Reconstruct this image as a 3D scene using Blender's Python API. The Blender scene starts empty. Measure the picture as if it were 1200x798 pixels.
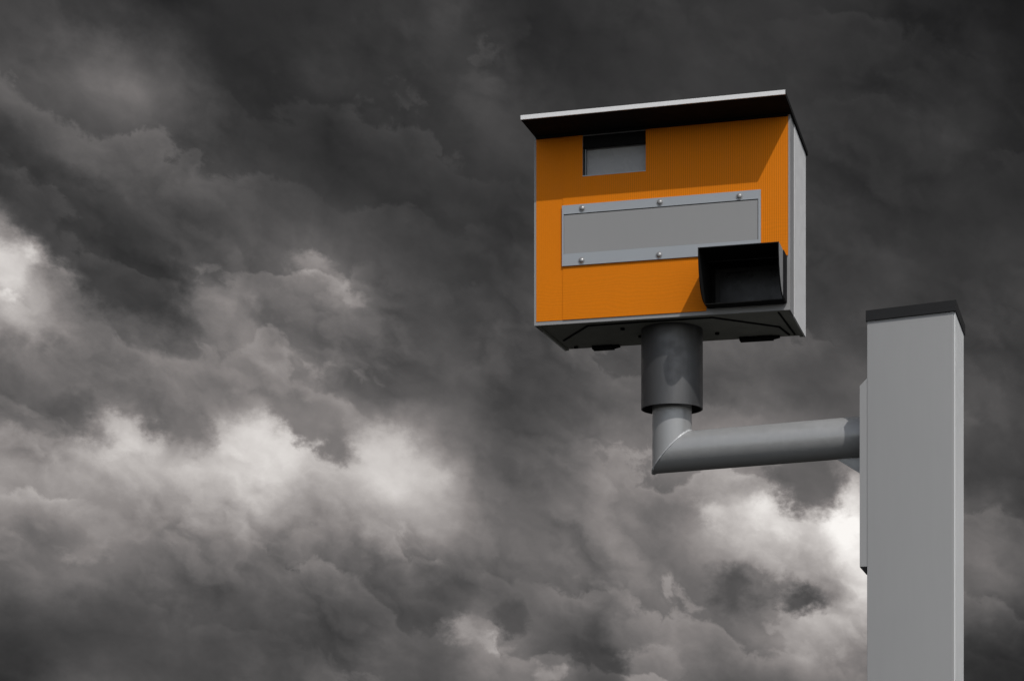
import bpy, bmesh, math, random
from mathutils import Vector, Matrix
R = math.radians
scene = bpy.context.scene
col = scene.collection
random.seed(4)

# ------------------------------------------------------------------ camera
FPX, PPU, HOR, EYE = 1800.0, 750.0, 838.0, 1.6      # focal length in photo pixels, principal column, horizon row, eye height
cd = bpy.data.cameras.new('camera')
cam = bpy.data.objects.new('camera', cd)
col.objects.link(cam)
cam.location = (0, 0, EYE)
cam.rotation_euler = (R(90), 0, 0)
cd.sensor_width = 36
cd.lens = FPX / 1200 * 36
cd.shift_x = (600 - PPU) / 1200
cd.shift_y = (HOR - 399) / 1200
cd.clip_end = 20000
scene.camera = cam
scene.view_settings.view_transform = 'Standard'
scene.view_settings.look = 'None'
scene.view_settings.exposure = 0
scene.view_settings.gamma = 1

# ------------------------------------------------------------------ sun
to_sun = Vector((0.0649, -0.160, 0.190)).normalized()
sd = bpy.data.lights.new('sun', 'SUN')
sd.energy = 2.0
sd.angle = R(0.5)
sd.color = (1.0, 0.965, 0.92)
sun = bpy.data.objects.new('sun', sd)
sun.rotation_euler = to_sun.to_track_quat('Z', 'Y').to_euler()
sun.location = (2, -5, 8)
col.objects.link(sun)

# ------------------------------------------------------------------ world: storm clouds ahead, a break of clear sky behind
world = bpy.data.worlds.new('World')
scene.world = world
world.use_nodes = True
world.cycles.sampling_method = 'MANUAL'
world.cycles.sample_map_resolution = 256
WT = world.node_tree
WT.nodes.clear()


class NB:
    """tiny helper to write node maths"""
    def __init__(s, nt): s.nt = nt
    def new(s, t, **k):
        n = s.nt.nodes.new(t)
        for a, b in k.items(): setattr(n, a, b)
        return n
    def put(s, sock, v):
        if v is None: return
        if isinstance(v, bpy.types.NodeSocket): s.nt.links.new(v, sock)
        else: sock.default_value = v
    def m(s, op, a, b=None, c=None, clamp=False):
        n = s.new('ShaderNodeMath', operation=op, use_clamp=clamp)
        s.put(n.inputs[0], a); s.put(n.inputs[1], b); s.put(n.inputs[2], c)
        return n.outputs[0]
    def v(s, op, a, b=None, scale=None):
        n = s.new('ShaderNodeVectorMath', operation=op)
        s.put(n.inputs[0], a); s.put(n.inputs[1], b)
        if scale is not None: s.put(n.inputs['Scale'], scale)
        return n.outputs['Value'] if op in ('DOT_PRODUCT', 'LENGTH') else n.outputs[0]
    def noise(s, vec, scale, detail=2, rough=0.5, lac=2.0, dist=0.0, color=False):
        n = s.new('ShaderNodeTexNoise')
        s.put(n.inputs['Vector'], vec)
        n.inputs['Scale'].default_value = scale; n.inputs['Detail'].default_value = detail
        n.inputs['Roughness'].default_value = rough; n.inputs['Lacunarity'].default_value = lac
        n.inputs['Distortion'].default_value = dist
        return n.outputs['Color' if color else 'Fac']
    def remap(s, x, a, b, c=0.0, d=1.0, smooth=True):
        n = s.new('ShaderNodeMapRange', interpolation_type='SMOOTHSTEP' if smooth else 'LINEAR')
        s.put(n.inputs[0], x)
        for i, q in enumerate((a, b, c, d)): s.put(n.inputs[i + 1], q)
        return n.outputs[0]
    def mix(s, f, a, b):
        n = s.new('ShaderNodeMix', data_type='FLOAT')
        s.put(n.inputs[0], f); s.put(n.inputs[2], a); s.put(n.inputs[3], b)
        return n.outputs[0]
    def mixc(s, f, a, b, blend='MIX'):
        n = s.new('ShaderNodeMix', data_type='RGBA', blend_type=blend)
        s.put(n.inputs[0], f); s.put(n.inputs[6], a); s.put(n.inputs[7], b)
        return n.outputs[2]
    def ramp(s, x, stops):
        n = s.new('ShaderNodeValToRGB')
        s.put(n.inputs[0], x)
        e = n.color_ramp.elements
        while len(e) < len(stops): e.new(0.5)
        for i, (p, c) in enumerate(stops):
            e[i].position = p; e[i].color = tuple(c) + (1,) if len(c) == 3 else c
        return n.outputs[0]


w = NB(WT)
tc = w.new('ShaderNodeTexCoord')
D = w.v('NORMALIZE', tc.outputs['Generated'])
sep = w.new('ShaderNodeSeparateXYZ'); w.put(sep.inputs[0], D)
az = w.m('MULTIPLY', w.m('ARCTAN2', sep.outputs[0], sep.outputs[1]), 180 / math.pi)     # bearing and elevation in degrees
el = w.m('MULTIPLY', w.m('ARCSINE', sep.outputs[2]), 180 / math.pi)
cmb = w.new('ShaderNodeCombineXYZ'); w.put(cmb.inputs[0], az); w.put(cmb.inputs[1], el)
P0 = cmb.outputs[0]
DN = w.v('MULTIPLY', D, (1.0, 1.0, 1.25))
half = (0.5, 0.5, 0.5)


def centred(c, amp):
    return w.v('SCALE', w.v('SUBTRACT', c, half), scale=amp)


wl = centred(w.noise(DN, 9, 2, 0.5, color=True), 2.2)
wm = centred(w.noise(w.v('ADD', DN, (3.1, 7.7, 1.3)), 26, 7, 0.60, color=True), 2.4)
wf = centred(w.noise(w.v('ADD', DN, (8.1, 2.7, 5.3)), 34, 7, 0.62, color=True), 2.6)
P_soft = w.v('ADD', w.v('ADD', P0, wl), w.v('SCALE', wm, scale=0.55))      # gently warped
P_rag = w.v('ADD', w.v('ADD', P0, w.v('SCALE', wl, scale=0.6)), wf)      # ragged cloud edges


def bearing(u, v):
    a = math.atan((u - PPU) / FPX)
    e = math.atan((HOR - v) / FPX * math.cos(a))
    return math.degrees(a), math.degrees(e)


PXD = math.degrees(1 / FPX)
# cloud masses: bearing/elevation of centre (given through the sight line), radii, tilt, brightness, opacity, edge softness, ragged?
# brightness of the cloud layer, sampled every 40 steps along bearing (across) and elevation (down)
CLOUDS = """
72 70 58 50 45 45 50 50 50 52 56 62 62 72 55 48 48 58 60 62 62 60 60 60 58 56 54 46 42 38 34
75 78 82 78 72 62 50 50 54 56 58 60 62 66 58 47 46 50 57 60 62 60 60 60 58 55 50 46 44 42 38
92 92 98 110 92 88 58 50 50 58 64 58 60 62 66 56 48 50 54 58 60 60 60 60 56 53 50 48 48 52 40
82 86 92 104 112 92 72 52 52 54 56 58 58 60 74 70 58 58 56 58 60 58 58 58 56 54 50 52 56 54 44
62 76 92 92 100 88 72 62 58 54 50 60 62 60 66 72 66 62 60 60 60 60 60 58 58 54 52 56 58 54 48
52 72 84 82 82 84 84 74 64 56 52 58 60 58 60 64 62 60 60 60 60 60 60 60 58 54 54 54 54 52 50
60 66 68 70 66 72 82 80 70 68 66 60 58 56 58 60 60 60 60 60 60 60 62 62 62 62 56 54 54 52 52
200 75 66 64 68 72 72 84 84 78 76 72 66 62 58 62 62 62 62 62 62 62 60 60 58 58 60 58 54 56 58
205 135 75 80 86 92 96 94 96 122 98 86 74 66 64 66 66 66 66 66 66 66 66 64 62 60 66 62 60 62 60
140 165 140 100 96 112 118 116 100 118 110 88 78 72 70 72 72 74 76 76 76 76 74 70 62 66 68 64 62 64 66
112 114 112 106 104 110 116 118 112 106 98 94 88 86 78 72 74 82 86 88 90 92 90 84 80 78 72 70 66 66 64
92 100 106 112 110 122 124 124 118 112 104 92 88 88 84 70 74 84 86 84 82 78 84 82 78 88 84 80 72 72 66
86 98 108 124 130 122 126 140 140 150 112 96 92 88 80 70 74 80 86 92 100 112 110 92 84 86 84 84 82 86 80
150 130 115 190 185 130 180 215 215 150 150 190 160 120 92 74 88 96 124 130 130 135 130 120 105 100 90 85 78 72 70
152 156 160 165 172 190 200 208 210 190 180 200 195 160 115 96 98 112 128 118 120 150 155 110 98 150 110 90 74 68 64
140 138 134 128 132 142 150 160 160 140 150 165 170 155 120 108 100 118 118 112 115 165 200 215 205 245 180 130 100 95 90
112 110 118 120 118 124 124 120 122 140 110 118 130 128 116 106 106 116 118 116 130 165 185 190 200 235 200 150 112 115 100
96 106 112 108 98 108 104 100 106 108 92 88 92 90 88 92 102 118 126 125 128 115 105 140 120 215 190 150 112 112 98
70 76 76 74 76 80 84 84 86 84 78 76 78 90 120 95 100 100 104 118 125 115 105 150 185 190 170 130 95 88 78
60 62 64 66 68 70 68 66 64 68 80 96 84 92 138 130 90 84 84 108 112 110 118 145 150 150 130 100 66 60 54
44 60 84 86 82 78 70 90 78 90 92 86 80 78 88 98 120 82 78 120 122 88 86 96 102 100 85 70 52 48 42
"""
CL = [[int(q) / 255 for q in row.split()] for row in CLOUDS.strip().splitlines()]


def cloud_at(a, e):
    """brightness at a bearing / elevation, interpolated from the table"""
    ra, re_ = math.radians(a), math.radians(e)
    u = (PPU + FPX * math.tan(ra)) / 40
    v = (HOR - FPX * math.tan(re_) / math.cos(ra)) / 40
    u = min(max(u, 0), 29.999); v = min(max(v, 0), 19.999)
    i, j = int(u), int(v); x, y = u - i, v - j
    return (CL[j][i] * (1 - x) + CL[j][i + 1] * x) * (1 - y) + (CL[j + 1][i] * (1 - x) + CL[j + 1][i + 1] * x) * y


AZ0, AZ1 = bearing(0, 838)[0], bearing(1200, 838)[0]
EL0, EL1 = 0.8, 25.2
NC, NR = 32, 26
P_grid = w.v('ADD', w.v('ADD', P0, w.v('SCALE', wl, scale=0.35)), w.v('SCALE', wf, scale=0.62))
sg = w.new('ShaderNodeSeparateXYZ'); w.put(sg.inputs[0], P_grid)
gu = w.m('PINGPONG', w.remap(sg.outputs[0], AZ0 - 400, AZ1 + 400, -400 / (AZ1 - AZ0) , 1 + 400 / (AZ1 - AZ0), smooth=False), 1.0)
gv = w.m('PINGPONG', w.m('DIVIDE', w.m('SUBTRACT', sg.outputs[1], EL0), EL1 - EL0), 1.0)
gv = w.m('MULTIPLY', gv, NR - 1)
val = None
for r_ in range(NR):
    e = EL0 + (EL1 - EL0) * r_ / (NR - 1)
    cr = w.new('ShaderNodeValToRGB'); w.put(cr.inputs[0], gu)
    cr.color_ramp.interpolation = 'CARDINAL'
    els = cr.color_ramp.elements
    while len(els) < NC: els.new(0.5)
    for c_ in range(NC):
        q = cloud_at(AZ0 + (AZ1 - AZ0) * c_ / (NC - 1), e)
        els[c_].position = c_ / (NC - 1); els[c_].color = (q, q, q, 1)
    sc_ = w.new('ShaderNodeSeparateColor'); w.put(sc_.inputs[0], cr.outputs[0])
    wt = w.m('SUBTRACT', 1.0, w.m('ABSOLUTE', w.m('SUBTRACT', gv, float(r_))), clamp=True)
    val = w.m('MULTIPLY', sc_.outputs[0], wt) if val is None else w.m('MULTIPLY_ADD', sc_.outputs[0], wt, val)

# single masses with an edge of their own
BLOBS = [
    # u, v, rx, ry, tilt, brightness, opacity, softness, ragged
    (15, 330, 80, 66, -40, 0.68, 0.8, 0.8, 1),
    (0, 305, 40, 36, -50, 0.86, 0.8, 0.7, 1),
    (118, 288, 140, 62, -42, 0.26, 0.92, 0.42, 1),
    (365, 322, 36, 20, -10, 0.60, 0.7, 0.8, 1),
    (400, 346, 36, 15, -22, 0.52, 0.7, 0.8, 1),
    (562, 60, 30, 9, -42, 0.32, 0.7, 1.0, 1),
    (142, 512, 62, 34, -8, 0.78, 0.9, 0.6, 1),
    (305, 522, 90, 46, -6, 0.84, 0.8, 0.7, 1),
    (200, 490, 66, 30, -50, 0.45, 0.9, 0.7, 1),
    (55, 485, 100, 34, -16, 0.38, 0.9, 0.6, 1),
    (455, 545, 84, 44, -24, 0.74, 0.75, 0.8, 1),
    (362, 494, 84, 30, -44, 0.47, 0.95, 0.5, 1),
    (386, 530, 22, 36, 6, 0.44, 0.9, 0.6, 1),
    (92, 650, 42, 20, 12, 0.54, 0.7, 0.7, 1),
    (540, 733, 28, 34, -50, 0.60, 0.8, 0.8, 1),
    (578, 748, 34, 15, -18, 0.60, 0.8, 0.7, 1),
    (598, 722, 26, 18, -20, 0.34, 0.8, 0.6, 1),
    (638, 788, 16, 20, 0, 0.52, 0.8, 0.7, 1),
    (762, 782, 48, 34, 10, 0.50, 0.9, 0.4, 1),
    (780, 688, 34, 18, -38, 0.56, 0.5, 1.0, 1),
    (915, 606, 50, 28, -20, 0.90, 0.7, 0.9, 1),
    (850, 605, 40, 20, 0, 0.80, 0.7, 0.8, 1),
    (992, 612, 30, 62, 0, 0.92, 0.7, 1.0, 1),
    (948, 556, 62, 44, -58, 0.37, 0.95, 0.5, 1),
    (864, 698, 46, 40, 20, 0.32, 0.95, 0.9, 1),
    (902, 690, 46, 18, 4, 0.40, 0.85, 0.9, 1),
    (900, 684, 36, 14, 12, 0.46, 0.7, 0.8, 1),
    (934, 704, 40, 24, 14, 0.30, 0.95, 0.8, 1),
]
for (u, v, rx, ry, rot, bv, op, soft, rag) in BLOBS:
    a, e = bearing(u, v)
    mp = w.new('ShaderNodeMapping', vector_type='TEXTURE')
    w.put(mp.inputs['Vector'], P_rag if rag else P_soft)
    mp.inputs['Location'].default_value = (a, e, 0)
    mp.inputs['Rotation'].default_value = (0, 0, R(rot))
    mp.inputs['Scale'].default_value = (rx * PXD, ry * PXD, 1)
    ln = w.v('LENGTH', w.v('MULTIPLY', mp.outputs[0], (1, 1, 0)))
    k = w.remap(ln, 1.0, max(0.0, 1.0 - soft), 0.0, op)
    val = w.mix(k, val, bv)
# billows: cloud relief lit from above right through its slope, plus fine structure; drawn out along the wind, which falls to the right
wind = w.new('ShaderNodeMapping', vector_type='POINT')
w.put(wind.inputs['Vector'], D)
wind.inputs['Rotation'].default_value = (0, R(-32), 0)
wind.inputs['Scale'].default_value = (1, 1, 1)
WN = w.v('MULTIPLY', wind.outputs[0], (0.80, 1.0, 1.15))
HV = w.v('ADD', WN, w.v('ADD', w.v('SCALE', wm, scale=0.011), w.v('SCALE', wl, scale=0.010)))
h0 = w.noise(HV, 17, 5, 0.47)
h1 = w.noise(w.v('ADD', HV, (0.0015, 0.0, 0.0065)), 17, 5, 0.47)
relief = w.m('SUBTRACT', h0, h1)
crease = w.m('SUBTRACT', 0.16, w.m('ABSOLUTE', w.m('SUBTRACT', h0, 0.5)))      # dark seams between heaps
crease = w.m('MULTIPLY', w.m('MAXIMUM', w.m('SUBTRACT', crease, 0.08), 0.0), -1.3)
patch = w.remap(w.noise(w.v('ADD', DN, (1.7, 4.2, 6.1)), 10, 3, 0.5), 0.38, 0.60, 0.25, 1.0)
b1 = w.m('SUBTRACT', w.noise(w.v('ADD', WN, w.v('SCALE', wm, scale=0.010)), 15, 9, 0.60), 0.5)
brk = w.m('ADD', w.m('MULTIPLY', b1, 0.55), w.m('MULTIPLY', w.m('MULTIPLY_ADD', relief, 1.35, crease), patch))
# stacked cumulus layers: each has a crisp knobbly bright top and darkens towards its base
sl = w.m('ADD', w.m('MULTIPLY', el, 0.30), w.m('MULTIPLY', az, 0.085))
nb = w.noise(w.v('ADD', HV, (2.3, 0.4, 3.1)), 11, 7, 0.55)
knob = w.m('ABSOLUTE', w.m('MULTIPLY_ADD', nb, 2.0, -1.0))
big = w.noise(w.v('ADD', DN, (5.3, 1.4, 0.6)), 5, 3, 0.5)
fr = w.m('FRACT', w.m('ADD', w.m('SUBTRACT', sl, w.m('MULTIPLY', knob, 1.7)), w.m('MULTIPLY', big, 3.0)))
saw = w.m('MULTIPLY', w.m('POWER', fr, 1.7), w.remap(fr, 1.0, 0.87))
lpatch = w.remap(w.noise(w.v('ADD', WN, (9.7, 2.2, 4.1)), 7, 4, 0.55), 0.44, 0.60)
brk = w.m('ADD', brk, w.m('MULTIPLY', w.m('MULTIPLY', w.m('SUBTRACT', saw, 0.28), lpatch), 0.30))
gain = w.remap(val, 0.20, 0.62, 0.13, 0.60, smooth=False)
val = w.m('ADD', val, w.m('MULTIPLY', brk, gain))
val = w.m('MINIMUM', w.m('MAXIMUM', val, 0.10), 0.97)
lin = w.m('POWER', val, 2.2)
tint = w.ramp(val, [(0.0, (0.97, 0.99, 1.06)), (0.22, (1.0, 0.985, 0.995)), (0.34, (1.03, 0.985, 0.98)), (0.5, (1.07, 0.985, 0.96)), (0.7, (1.055, 0.99, 0.955)), (1.0, (1.03, 1.0, 0.965))])
cl = w.v('SCALE', tint, scale=lin)
sky = w.new('ShaderNodeTexSky', sky_type='NISHITA')
sky.sun_disc = False
sky.sun_elevation = math.asin(to_sun.z)
sky.sun_rotation = math.atan2(to_sun.x, to_sun.y)
clear = w.v('SCALE', sky.outputs[0], scale=1.12)
lum = w.new('ShaderNodeHueSaturation'); lum.inputs['Saturation'].default_value = 0.35; w.put(lum.inputs['Color'], clear)
rear = w.remap(w.v('DOT_PRODUCT', D, Vector((0.25, -0.75, 0.62)).normalized()), 0.0, 0.7)
strength = 0.1
stormy = w.v('SCALE', cl, scale=1 / strength)
skycol = w.mixc(rear, stormy, lum.outputs[0])
bg = w.new('ShaderNodeBackground'); w.put(bg.inputs[0], skycol); bg.inputs[1].default_value = strength
wo = w.new('ShaderNodeOutputWorld'); w.put(wo.inputs[0], bg.outputs[0])


# ------------------------------------------------------------------ materials
def mat(name, color, rough=0.5, metallic=0.0, spec=0.5, mottling=0.06, mscale=6, bump=0.0, bscale=300, stain=0.0, custom=None):
    m = bpy.data.materials.new(name)
    m.use_nodes = True
    nt = m.node_tree
    n = NB(nt)
    bs = nt.nodes['Principled BSDF']
    bs.inputs['Metallic'].default_value = metallic
    bs.inputs['Specular IOR Level'].default_value = spec
    t = n.new('ShaderNodeTexCoord')
    P = t.outputs['Object']
    f = n.noise(P, mscale, 6, 0.6)
    g = n.noise(n.v('MULTIPLY', P, (1, 1, 0.12)), 45, 5, 0.6)        # run marks down the surface
    k = n.m('ADD', n.m('MULTIPLY', n.m('SUBTRACT', f, 0.5), mottling * 2), n.m('MULTIPLY', n.m('SUBTRACT', g, 0.5), stain * 2))
    c = n.v('SCALE', tuple(color), scale=n.m('ADD', 1.0, k))
    if custom: c = custom(n, P, c)
    n.put(bs.inputs['Base Color'], c)
    n.put(bs.inputs['Roughness'], n.remap(n.noise(P, mscale * 4, 4), 0.3, 0.7, rough - 0.06, rough + 0.08))
    if bump:
        b = n.new('ShaderNodeBump'); b.inputs['Strength'].default_value = bump; b.inputs['Distance'].default_value = 0.002
        n.put(b.inputs['Height'], n.noise(P, bscale, 3))
        n.put(bs.inputs['Normal'], b.outputs[0])
    return m


def sheeting(n, P, c):
    s = n.new('ShaderNodeSeparateXYZ'); n.put(s.inputs[0], P)
    x, z = s.outputs[0], s.outputs[2]
    wob = n.m('MULTIPLY', n.noise(n.v('MULTIPLY', P, (1, 1, 2.0)), 6, 2, 0.5), 0.05)
    rib = n.m('SINE', n.m('MULTIPLY', x, 2 * math.pi / 0.0062))
    row = n.m('SINE', n.m('MULTIPLY', n.m('ADD', n.m('ADD', z, wob), n.m('MULTIPLY', x, 0.03)), 2 * math.pi / 0.0088))
    low = n.remap(n.m('ADD', z, n.m('MULTIPLY', x, -0.25)), 0.16, 0.06)
    up = n.m('MULTIPLY', n.remap(x, 0.12, 0.35, 0.25, 1.0), n.remap(z, 0.12, 0.22))
    k = n.m('ADD', n.m('MULTIPLY', n.m('MULTIPLY', rib, up), 0.13), n.m('MULTIPLY', n.m('MULTIPLY', row, low), 0.028))
    cells = n.new('ShaderNodeTexVoronoi'); n.put(cells.inputs['Vector'], n.v('MULTIPLY', P, (1, 0, 1))); cells.inputs['Scale'].default_value = 170
    k = n.m('ADD', k, n.m('MULTIPLY', n.m('SUBTRACT', cells.outputs['Distance'], 0.4), 0.05))
    return n.v('SCALE', c, scale=n.m('ADD', 1.0, k))


def scratched(n, P, c):
    sc = n.noise(n.v('MULTIPLY', P, (6, 6, 0.6)), 9, 4, 0.7)
    return n.mixc(n.remap(sc, 0.70, 0.76, 0.0, 0.5), c, (0.16, 0.16, 0.16, 1))


GREY = mat('grey paint', (0.29, 0.29, 0.291), 0.42, mottling=0.03, stain=0.02, bump=0.04)
FRAME = mat('blue grey aluminium', (0.36, 0.382, 0.405), 0.38, metallic=0.15, mottling=0.03, bump=0.03)
PALE_LIT = mat('pale lip and sunlit side grey', (0.80, 0.80, 0.80), 0.4, mottling=0.03, stain=0.03, bump=0.03)  # pale lip tone; on the side panels it paints in the sun's brightness
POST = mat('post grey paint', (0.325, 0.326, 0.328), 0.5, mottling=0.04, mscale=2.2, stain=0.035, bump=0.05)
PSIDE_LIT = mat('sunlit post side', (0.76, 0.77, 0.77), 0.4, mottling=0.03, stain=0.02, custom=scratched)  # post grey made lighter to paint in sunlight on the side, plus scratches
PIPE = mat('pipe paint', (0.37, 0.373, 0.375), 0.34, metallic=0.25, mottling=0.05, mscale=12, stain=0.06, bump=0.12, bscale=90)
COLLAR = mat('shaded collar paint', (0.125, 0.125, 0.127), 0.5, metallic=0.75, mottling=0.08, mscale=10, stain=0.22, bump=0.1)  # collar grey darkened to paint in the housing's shadow
BLACK = mat('black paint', (0.010, 0.010, 0.010), 0.85, spec=0.12, mottling=0.2)
MATT = mat('matt black rubber', (0.008, 0.008, 0.009), 0.8, spec=0.2, mottling=0.2)
CAPM = mat('dark cap', (0.014, 0.014, 0.015), 0.6, spec=0.25, mottling=0.15, bump=0.1)
TRAY = mat('grimy underside', (0.26, 0.26, 0.23), 0.7, mottling=0.25, mscale=14, stain=0.1, bump=0.3)
ORANGE = mat('orange sheeting', (0.72, 0.200, 0.003), 0.6, spec=0.12, mottling=0.03, stain=0.02, custom=sheeting)
PANE = mat('grey window pane', (0.37, 0.37, 0.372), 0.25, mottling=0.04)
DGLASS = mat('dark glass', (0.010, 0.010, 0.011), 0.3, spec=0.35, mottling=0.1)
JAMB = mat('dark grey lining', (0.04, 0.04, 0.04), 0.7, spec=0.2)
STEEL = mat('rivet steel', (0.36, 0.36, 0.36), 0.42, metallic=0.6)
WELD = mat('weld bead', (0.55, 0.56, 0.57), 0.5, metallic=0.2, mottling=0.4, mscale=120)
GROUND = mat('tarmac', (0.035, 0.035, 0.033), 0.9, spec=0.2, mottling=0.3, mscale=0.7, bump=0.4, bscale=60)


# ------------------------------------------------------------------ mesh helpers
def link(name, bm, m, parent=None, smooth=35, bevel=0.0, mats=None, segs=2):
    if bevel:
        bmesh.ops.bevel(bm, geom=[e for e in bm.edges if e.is_manifold and e.calc_face_angle(0) > 0.6], offset=bevel, segments=segs, affect='EDGES', profile=0.5)
    bmesh.ops.recalc_face_normals(bm, faces=bm.faces)
    me = bpy.data.meshes.new(name)
    bm.to_mesh(me); bm.free()
    for q in (mats or [m]): me.materials.append(q)
    if smooth:
        for p in me.polygons: p.use_smooth = True
        me.set_sharp_from_angle(angle=R(smooth))
    o = bpy.data.objects.new(name, me)
    col.objects.link(o)
    if parent: o.parent = parent
    return o


def thing(name, label, cat, loc, rz):
    o = bpy.data.objects.new(name, None)
    o.empty_display_size = 0.1
    o.location = loc; o.rotation_euler = (0, 0, rz)
    o['label'] = label; o['category'] = cat
    col.objects.link(o)
    return o


def hexa(bm, pts):
    """8 corner points: bottom ring 0-3, top ring 4-7"""
    v = [bm.verts.new(p) for p in pts]
    for f in ((0, 1, 2, 3), (4, 5, 6, 7), (0, 1, 5, 4), (1, 2, 6, 5), (2, 3, 7, 6), (3, 0, 4, 7)):
        bm.faces.new([v[i] for i in f])
    return bm


def box(x0, x1, y0, y1, z0, z1, bm=None):
    bm = bm or bmesh.new()
    return hexa(bm, [(x0, y0, z0), (x1, y0, z0), (x1, y1, z0), (x0, y1, z0), (x0, y0, z1), (x1, y0, z1), (x1, y1, z1), (x0, y1, z1)])


def prism(pts, depth_vec, bm=None):
    bm = bm or bmesh.new()
    a = [bm.verts.new(p) for p in pts]
    b = [bm.verts.new(Vector(p) + Vector(depth_vec)) for p in pts]
    n = len(pts)
    bm.faces.new(a); bm.faces.new(b)
    for i in range(n): bm.faces.new([a[i], a[(i + 1) % n], b[(i + 1) % n], b[i]])
    return bm


def sheet(x0, x1, z0, z1, y0, y1, holes, bm=None):
    """an upright sheet y0..y1 with rectangular cut-outs (hx0,hx1,hz0,hz1)"""
    bm = bm or bmesh.new()
    xs = sorted({x0, x1} | {min(max(q, x0), x1) for h in holes for q in h[:2]})
    zs = sorted({z0, z1} | {min(max(q, z0), z1) for h in holes for q in h[2:]})
    def solid(i, j):
        if i < 0 or j < 0 or i >= len(xs) - 1 or j >= len(zs) - 1: return False
        cx, cz = (xs[i] + xs[i + 1]) / 2, (zs[j] + zs[j + 1]) / 2
        return not any(h[0] < cx < h[1] and h[2] < cz < h[3] for h in holes)
    cache = {}
    def V(i, j, y):
        if (i, j, y) not in cache: cache[(i, j, y)] = bm.verts.new((xs[i], y, zs[j]))
        return cache[(i, j, y)]
    for i in range(len(xs) - 1):
        for j in range(len(zs) - 1):
            if not solid(i, j): continue
            for y in (y0, y1): bm.faces.new([V(i, j, y), V(i + 1, j, y), V(i + 1, j + 1, y), V(i, j + 1, y)])
            for (di, dj, p, q) in ((-1, 0, (i, j), (i, j + 1)), (1, 0, (i + 1, j), (i + 1, j + 1)), (0, -1, (i, j), (i + 1, j)), (0, 1, (i, j + 1), (i + 1, j + 1))):
                if not solid(i + di, j + dj):
                    bm.faces.new([V(*p, y0), V(*q, y0), V(*q, y1), V(*p, y1)])
    return bm


def tube(path, r, n=10, bm=None, closed=False):
    """thin round bar along points"""
    bm = bm or bmesh.new()
    rings = []
    for i, p in enumerate(path):
        p = Vector(p)
        t = (Vector(path[min(i + 1, len(path) - 1)]) - Vector(path[max(i - 1, 0)])).normalized()
        s = t.cross(Vector((0, 0, 1)))
        if s.length < 0.01: s = t.cross(Vector((1, 0, 0)))
        s.normalize(); q = t.cross(s)
        rr = r[i] if isinstance(r, (list, tuple)) else r
        rings.append([bm.verts.new(p + s * rr * math.cos(2 * math.pi * k / n) + q * rr * math.sin(2 * math.pi * k / n)) for k in range(n)])
    for a, b in zip(rings, rings[1:]):
        for k in range(n): bm.faces.new([a[k], a[(k + 1) % n], b[(k + 1) % n], b[k]])
    bm.faces.new(rings[0]); bm.faces.new(rings[-1])
    return bm


def lathe(profile, n=96, centre=(0, 0, 0), bm=None):
    """closed profile of (r, z) turned about the vertical"""
    bm = bm or bmesh.new()
    c = Vector(centre)
    rings = [[bm.verts.new(c + Vector((r * math.cos(2 * math.pi * k / n), r * math.sin(2 * math.pi * k / n), z))) for k in range(n)] for r, z in profile]
    m = len(rings)
    for i in range(m):
        a, b = rings[i], rings[(i + 1) % m]
        for k in range(n): bm.faces.new([a[k], a[(k + 1) % n], b[(k + 1) % n], b[k]])
    return bm


# ------------------------------------------------------------------ ground below, out to the horizon
g = bmesh.new()
vs = [g.verts.new(p) for p in ((-6000, -6000, 0), (6000, -6000, 0), (6000, 6000, 0), (-6000, 6000, 0))]
g.faces.new(vs)
go = link('ground', g, GROUND, smooth=0)
go['kind'] = 'structure'

# ------------------------------------------------------------------ the camera housing
W, H, DP = 0.75, 0.547, 0.32
YAW = math.atan(440 / 1800)
HX, HY, HZ = -0.3083, 4.475, 2.734
cam_box = thing('speed_camera', 'boxy speed camera with orange front, flat roof and black hood, held up by the pipe', 'speed camera', (HX, HY, HZ), -YAW)
WIN = (0.1473, 0.335, 0.424, 0.552)
HOOD = (0.513, 0.740, 0.020, 0.150)

bm = sheet(0, W, 0.0, H - 0.001, 0.0, 0.004, [WIN[:3] + (H - 0.008,), HOOD])
# folded front corners, a darker grey return on both sides
box(0.0, 0.003, 0.0045, 0.075, 0, H - 0.001, bm)
box(W - 0.003, W, 0.0045, 0.075, 0, H - 0.001, bm)
link('front_frame', bm, GREY, cam_box, bevel=0.0012)
bm = bmesh.new()
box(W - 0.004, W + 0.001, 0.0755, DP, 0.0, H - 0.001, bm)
link('side_panel', bm, PALE_LIT, cam_box, bevel=0.001)
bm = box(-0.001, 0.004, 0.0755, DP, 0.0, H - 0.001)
link('side_panel', bm, PALE_LIT, cam_box, bevel=0.001)
bm = box(0.0045, W - 0.0045, DP - 0.005, DP - 0.001, 0.006, H - 0.001)
link('back_panel', bm, GREY, cam_box, bevel=0.001)

# roof
bm = box(0.004, 0.756, -0.134, DP + 0.012, H, H + 0.012)
rf = link('roof', bm, BLACK, cam_box, bevel=0.001)
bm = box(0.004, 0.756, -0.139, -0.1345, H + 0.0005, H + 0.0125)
link('front_lip', bm, PALE_LIT, rf, bevel=0.0008)
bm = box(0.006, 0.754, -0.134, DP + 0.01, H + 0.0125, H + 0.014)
link('top_sheet', bm, PALE_LIT, rf)

bm = box(0.008, 0.744, -0.010, -0.0036, H - 0.007, H - 0.0005)  # black batten added to deepen the shade under the roof
link('shade_batten', bm, MATT, rf)

# orange sheeting: a narrow strip and the main sheet lapped over it
bm = sheet(0.0068, 0.0885, 0.011, H - 0.001, -0.0014, -0.0002, [])
sheet(0.0875, 0.7445, 0.011, H - 0.001, -0.0030, -0.0016, [WIN, (HOOD[0] - 0.001, 0.7455, 0.0, HOOD[3] + 0.002)], bm)
link('reflective_panel', bm, ORANGE, cam_box, smooth=0)

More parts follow.
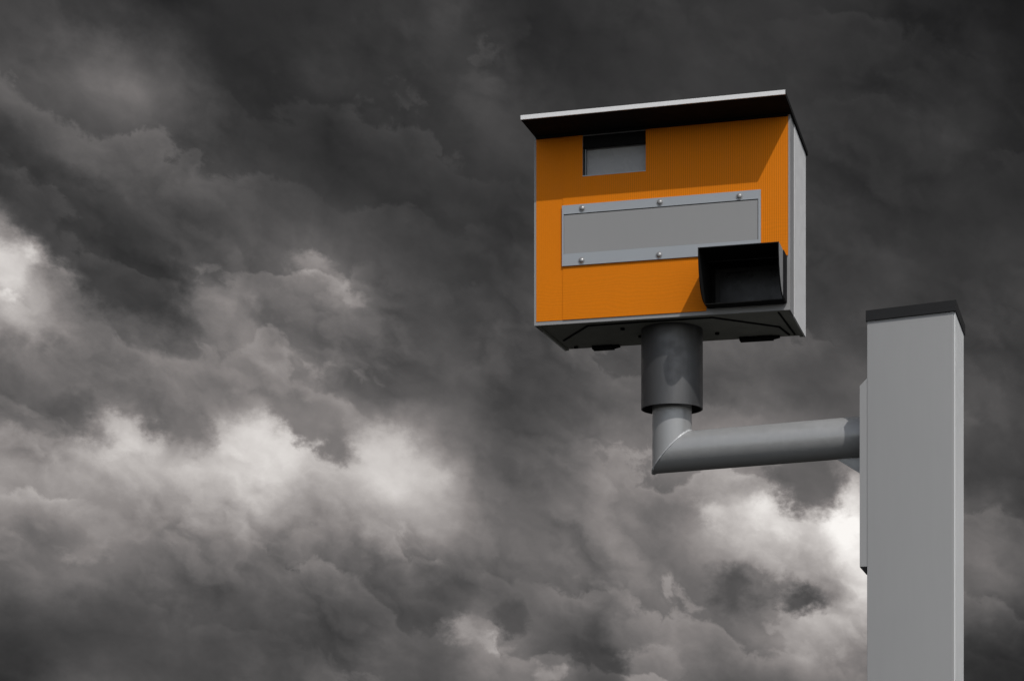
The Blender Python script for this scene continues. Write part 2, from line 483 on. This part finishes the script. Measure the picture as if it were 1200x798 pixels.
# upper window: a deep black reveal with a pale pane
wx0, wx1, wz0, wz1 = WIN
bm = bmesh.new()
dw = 0.055
box(wx0 - 0.002, wx0, 0.0045, dw, wz0 - 0.002, wz1 - 0.006, bm)
box(wx1, wx1 + 0.002, 0.0045, dw, wz0 - 0.002, wz1 - 0.006, bm)
box(wx0, wx1, 0.0045, dw, wz1 - 0.008, wz1 - 0.0062, bm)
box(wx0 + 0.001, wx1 - 0.001, dw - 0.012, dw - 0.006, wz0 + 0.001, wz1 - 0.009, bm)
box(wx0 + 0.0012, wx1 - 0.0012, 0.012, 0.019, 0.508, wz1 - 0.0088, bm)
win = link('flash_window', bm, MATT, cam_box)
bm = sheet(wx0 + 0.0005, wx1 - 0.0005, wz0 + 0.0005, wz1 - 0.0085, 0.020, 0.026, [(wx0 + 0.004, wx1 - 0.004, wz0 + 0.004, wz1 - 0.03)])
box(wx0, wx1, -0.0036, 0.0195, wz0 - 0.003, wz0 - 0.0002, bm)
link('window_frame', bm, FRAME, win, bevel=0.0006)
bm = box(wx0 + 0.005, wx1 - 0.005, 0.027, 0.030, wz0 + 0.003, wz1 - 0.010)
link('pane', bm, PANE, win)

# riveted cover plate
px0, px1, pz0, pz1 = 0.0869, 0.6679, 0.1652, 0.3400
bm = sheet(px0, px1, pz0, pz1, -0.0085, -0.0032, [(0.092, 0.6610, 0.2, 0.3145)])
cp = link('cover_plate', bm, FRAME, cam_box, bevel=0.0008)
bm = box(0.0928, 0.6590, -0.0068, -0.0034, 0.2008, 0.3120)
link('inner_panel', bm, GREY, cp, bevel=0.0008)
bm = box(0.0925, 0.6609, -0.0033, -0.0031, 0.2003, 0.3144)
link('shadow_gap', bm, MATT, cp, smooth=0)
for rx, rz in ((0.1473, 0.3275), (0.3776, 0.3268), (0.6072, 0.3258), (0.1455, 0.1775), (0.3755, 0.1770)):
    bm = bmesh.new()
    bmesh.ops.create_uvsphere(bm, u_segments=24, v_segments=14, radius=0.0082)
    bmesh.ops.scale(bm, vec=(1, 0.72, 1), verts=bm.verts)
    bmesh.ops.translate(bm, vec=(rx, -0.0085, rz), verts=bm.verts)
    lathe_r = bmesh.ops.create_cone(bm, cap_ends=True, segments=24, radius1=0.0098, radius2=0.0098, depth=0.0016,
                                    matrix=Matrix.Translation((rx, -0.0090, rz)) @ Matrix.Rotation(R(90), 4, 'X'))
    link('rivet', bm, STEEL, cp)

# lens hood
hx0, hx1, hz0, hz1 = HOOD
T = 0.0025
def side_profile(x):      # wall outline from the face out to the sloped front edge, rounded in at the foot
    pts = [(x, -0.0002, hz1)]
    for q, p in ((0, 0.130), (0.2, 0.128), (0.45, 0.121), (0.65, 0.111), (0.8, 0.098), (0.9, 0.083), (0.96, 0.067), (1.0, 0.045)):
        pts.append((x, -p, hz1 - (hz1 - hz0) * q))
    pts.append((x, -0.0002, hz0))
    return pts
bm = prism(side_profile(hx0), (T, 0, 0))
prism([(hx0, -0.0002, hz1), (hx1 - T, -0.0002, hz1), (hx1 - T, -0.130, hz1), (hx0, -0.130, hz1)], (0, 0, T), bm)
prism([(hx0 + T, -0.0002, hz0), (hx1 - T, -0.0002, hz0), (hx1 - T, -0.044, hz0), (hx0 + T, -0.044, hz0)], (0, 0, -T), bm)
prism(side_profile(hx1 - 2 * T), (T, 0, 0), bm)
hd = link('lens_hood', bm, BLACK, cam_box)
bm = prism(side_profile(hx1 - T + 0.0002), (T * 0.4, 0, 0))
link('hood_cheek', bm, GREY, hd)
bm = box(0.7393, 0.7412, -0.062, -0.0004, 0.0195, 0.1495)
link('edge_strip', bm, MATT, hd, bevel=0.0006)
bm = bmesh.new()
dh = 0.075
box(hx0 - T, hx0, 0.0045, dh, hz0 - T, hz1 + T, bm); box(hx1, hx1 + T, 0.0045, dh, hz0 - T, hz1 + T, bm)
box(hx0, hx1, 0.0045, dh, hz1, hz1 + T, bm); box(hx0, hx1, 0.0045, dh, hz0 - T, hz0, bm)
box(hx0, hx1, dh - 0.003, dh, hz0, hz1, bm)
link('lens_recess', bm, BLACK, hd)
bm = sheet(hx0 + 0.012, hx1 - 0.004, hz0 + 0.004, hz1 - 0.004, dh - 0.012, dh - 0.004, [(hx0 + 0.024, hx1 - 0.02, hz0 + 0.012, hz1 - 0.014)])
link('lens_frame', bm, JAMB, hd, bevel=0.001)
bm = box(hx0 + 0.022, hx1 - 0.018, dh - 0.010, dh - 0.006, hz0 + 0.010, hz1 - 0.012)
link('lens_glass', bm, DGLASS, hd)

# underside: sunk tray with pressed ribs, flanges and rear brackets
bm = box(0.012, W - 0.018, 0.008, DP - 0.006, 0.004, 0.008)
tr = link('base_tray', bm, TRAY, cam_box, bevel=0.001)
bm = box(0.003, W - 0.003, 0.0045, 0.010, 0.0, 0.006)
box(W - 0.016, W - 0.0045, 0.012, DP - 0.002, 0.0005, 0.0045, bm)
box(0.0045, 0.012, 0.012, DP - 0.002, 0.0005, 0.0045, bm)
link('flange', bm, TRAY, tr, bevel=0.0006)
#RIBS
bm = tube([(0.03, 0.20, 0.003), (0.15, 0.045, 0.003), (0.30, 0.040, 0.003), (0.46, 0.040, 0.003), (0.52, 0.040, 0.003), (0.69, 0.19, 0.003), (0.705, 0.29, 0.003)], 0.0035, 8)
tube([(0.712, 0.03, 0.003), (0.722, 0.29, 0.003)], 0.003, 8, bm)
link('pressed_rib', bm, MATT, tr)
for (a, b) in ((0.095, 0.160), (0.555, 0.655)):
    bm = box(a, b, DP - 0.035, DP - 0.004, -0.0065, 0.0035)
    hexa(bm, [(b + 0.0005, DP - 0.03, -0.0050), (b + 0.02, DP - 0.03, -0.001), (b + 0.02, DP - 0.01, -0.001), (b + 0.0005, DP - 0.01, -0.0050),
              (b + 0.0005, DP - 0.03, 0.003), (b + 0.02, DP - 0.03, 0.003), (b + 0.02, DP - 0.01, 0.003), (b + 0.0005, DP - 0.01, 0.003)])
    link('rear_bracket', bm, BLACK, tr, bevel=0.0006)
for (bx, by) in ((0.045, 0.285), (0.24, 0.10), (0.27, 0.20), (0.50, 0.22)):
    bm = bmesh.new()
    bmesh.ops.create_cone(bm, cap_ends=True, segments=6, radius1=0.007, radius2=0.007, depth=0.006, matrix=Matrix.Translation((bx, by, 0.001)))
    link('bolt', bm, BLACK, tr, bevel=0.0006)

# ------------------------------------------------------------------ post with arm
PYAW = math.atan(545 / 1800)
PX, PY = 0.6283, 4.250
PW, PD = 0.2365, 0.278
post = thing('camera_post', 'square grey steel post with black cap and a bent pipe arm carrying the speed camera', 'post', (PX, PY, 0), -PYAW)
ZT0, ZT1 = 2.689, 2.6985        # post top, left and right
rot = Matrix.Rotation(-PYAW, 4, 'Z')
inv = (Matrix.Translation((PX, PY, 0)) @ rot).inverted()
def L(p): return inv @ Vector(p)

# column: rolled section, the front sheet wraps the corners, side sheet colour lightened for the sun on it
r = 0.007
def corner(cx, cy, a0, rr=r, n=6):
    return [(cx + rr * math.cos(R(a0 + 90 * k / n)), cy + rr * math.sin(R(a0 + 90 * k / n))) for k in range(n + 1)]
outline = corner(0.001, 0.001, 180, 0.001) + corner(PW - 0.004, 0.004, 270, 0.004) + corner(PW - r, PD - r, 0) + corner(r, PD - r, 90)
bm = bmesh.new()
lo = [bm.verts.new((x, y, 0.0)) for x, y in outline]
hi = [bm.verts.new((x, y, ZT0 + (ZT1 - ZT0) * x / PW)) for x, y in outline]
bm.faces.new(lo); bm.faces.new(hi)
for i in range(len(lo)): bm.faces.new([lo[i], lo[(i + 1) % len(lo)], hi[(i + 1) % len(lo)], hi[i]])
colm = link('column', bm, POST, post, smooth=40)
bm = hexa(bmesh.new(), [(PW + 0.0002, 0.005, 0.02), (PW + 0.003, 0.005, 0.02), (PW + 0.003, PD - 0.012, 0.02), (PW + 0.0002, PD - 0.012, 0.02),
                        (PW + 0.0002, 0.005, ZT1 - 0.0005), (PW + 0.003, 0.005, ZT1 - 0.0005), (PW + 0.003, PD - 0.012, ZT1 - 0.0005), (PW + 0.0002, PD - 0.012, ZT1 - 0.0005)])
link('side_sheet', bm, PSIDE_LIT, post, bevel=0.0006)

o1, ch = 0.006, 0.029
def capz(x, top): return ZT0 + (ZT1 - ZT0) * (x / PW) + (ch if top else 0.0006) + (0.001 * x / PW if top else 0)
bm = hexa(bmesh.new(), [(x, y, capz(x, t)) for t in (0, 1) for x, y in ((-0.003, -o1), (PW + o1, -o1), (PW + o1, PD + o1), (-0.003, PD + o1))])
link('post_cap', bm, CAPM, post, bevel=0.002)

# mounting channel on the left face
zc0, zc1 = 2.012, 2.532
bm = prism([(-0.0004, 0.0005, zc0), (-0.0205, 0.0005, zc0), (-0.0205, 0.0005, zc1 - 0.02), (-0.0005, 0.0005, zc1)], (0, PD - 0.03, 0))
ms = link('mounting_bracket', bm, POST, post, bevel=0.0012)
bm = prism([(-0.0205, 0.0015, zc0 - 0.001), (-0.0025, 0.0015, zc0 - 0.001), (-0.0025, 0.0015, zc0 - 0.022)], (0, PD - 0.03, 0))
link('bracket_foot', bm, MATT, ms)

# pipe
A = Vector((0.0945, 4.540, 2.60)); B = Vector((0.0945, 4.540, 2.3765)); C_ = Vector((0.640, 4.3765, 2.3935))
pr = 0.0585
ad = (C_ - B).normalized()
up = Vector((0, 0, 1))
nm = (up * -1 - ad).normalized()          # bisecting direction: normal of the mitre plane is (down + arm)
mn = (Vector((0, 0, -1)) + ad).normalized()
side = ad.cross(up).normalized()
e2 = side.cross(up).normalized()
N = 96
topr, mitr, endr, ringm = [], [], [], []
for k in range(N):
    t = 2 * math.pi * k / N
    off = (side * math.cos(t) + e2 * math.sin(t)) * pr
    p = B + off
    tt = -((p - B).dot(mn)) / up.dot(mn)
    q = p + up * tt
    ringm.append(q)
    topr.append(A + off)
    s_ = (C_ - q).dot(ad)
    endr.append(q + ad * s_)
def ringbm(r1, r2):
    b = bmesh.new()
    a = [b.verts.new(L(p)) for p in r1]; c = [b.verts.new(L(p)) for p in r2]
    for k in range(N): b.faces.new([a[k], a[(k + 1) % N], c[(k + 1) % N], c[k]])
    b.faces.new(a); b.faces.new(c)
    return b
link('vertical_pipe', ringbm(topr, ringm), PIPE, post)
arm = link('arm', ringbm(ringm, endr), PIPE, post)
wp = [L(B + (p - B) * 1.0) for p in ringm] 
wp = wp + [wp[0]]
bm = tube(wp, [0.0016 + 0.0016 * random.random() + 0.0012 * max(0, (p.z - 2.36) / 0.06) for p in wp], 8)
link('weld', bm, WELD, arm)
# gusset under the arm
g0 = C_ - ad * 0.085; perp = side * 0.004
e0 = C_ + ad * 0.012
bm = prism([L(g0 - up * (pr - 0.004) - perp), L(e0 - up * (pr - 0.004) - perp), L(e0 - up * (pr + 0.062) - perp)], (L(perp * 2 + Vector((0, 0, 0))) - L(Vector((0, 0, 0)))))
link('gusset', bm, PIPE, post)
# end flange of the arm
# collar
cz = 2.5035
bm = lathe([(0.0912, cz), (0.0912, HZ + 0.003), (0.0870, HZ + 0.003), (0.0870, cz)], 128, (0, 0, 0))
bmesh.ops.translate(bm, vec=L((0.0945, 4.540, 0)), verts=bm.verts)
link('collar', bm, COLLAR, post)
bm = lathe([(pr + 0.0005, cz + 0.03), (0.0868, cz + 0.03), (0.0868, cz + 0.026), (pr + 0.0005, cz + 0.026)], 96)
bmesh.ops.translate(bm, vec=L((0.0945, 4.540, 0)), verts=bm.verts)
link('collar_seal', bm, MATT, post)
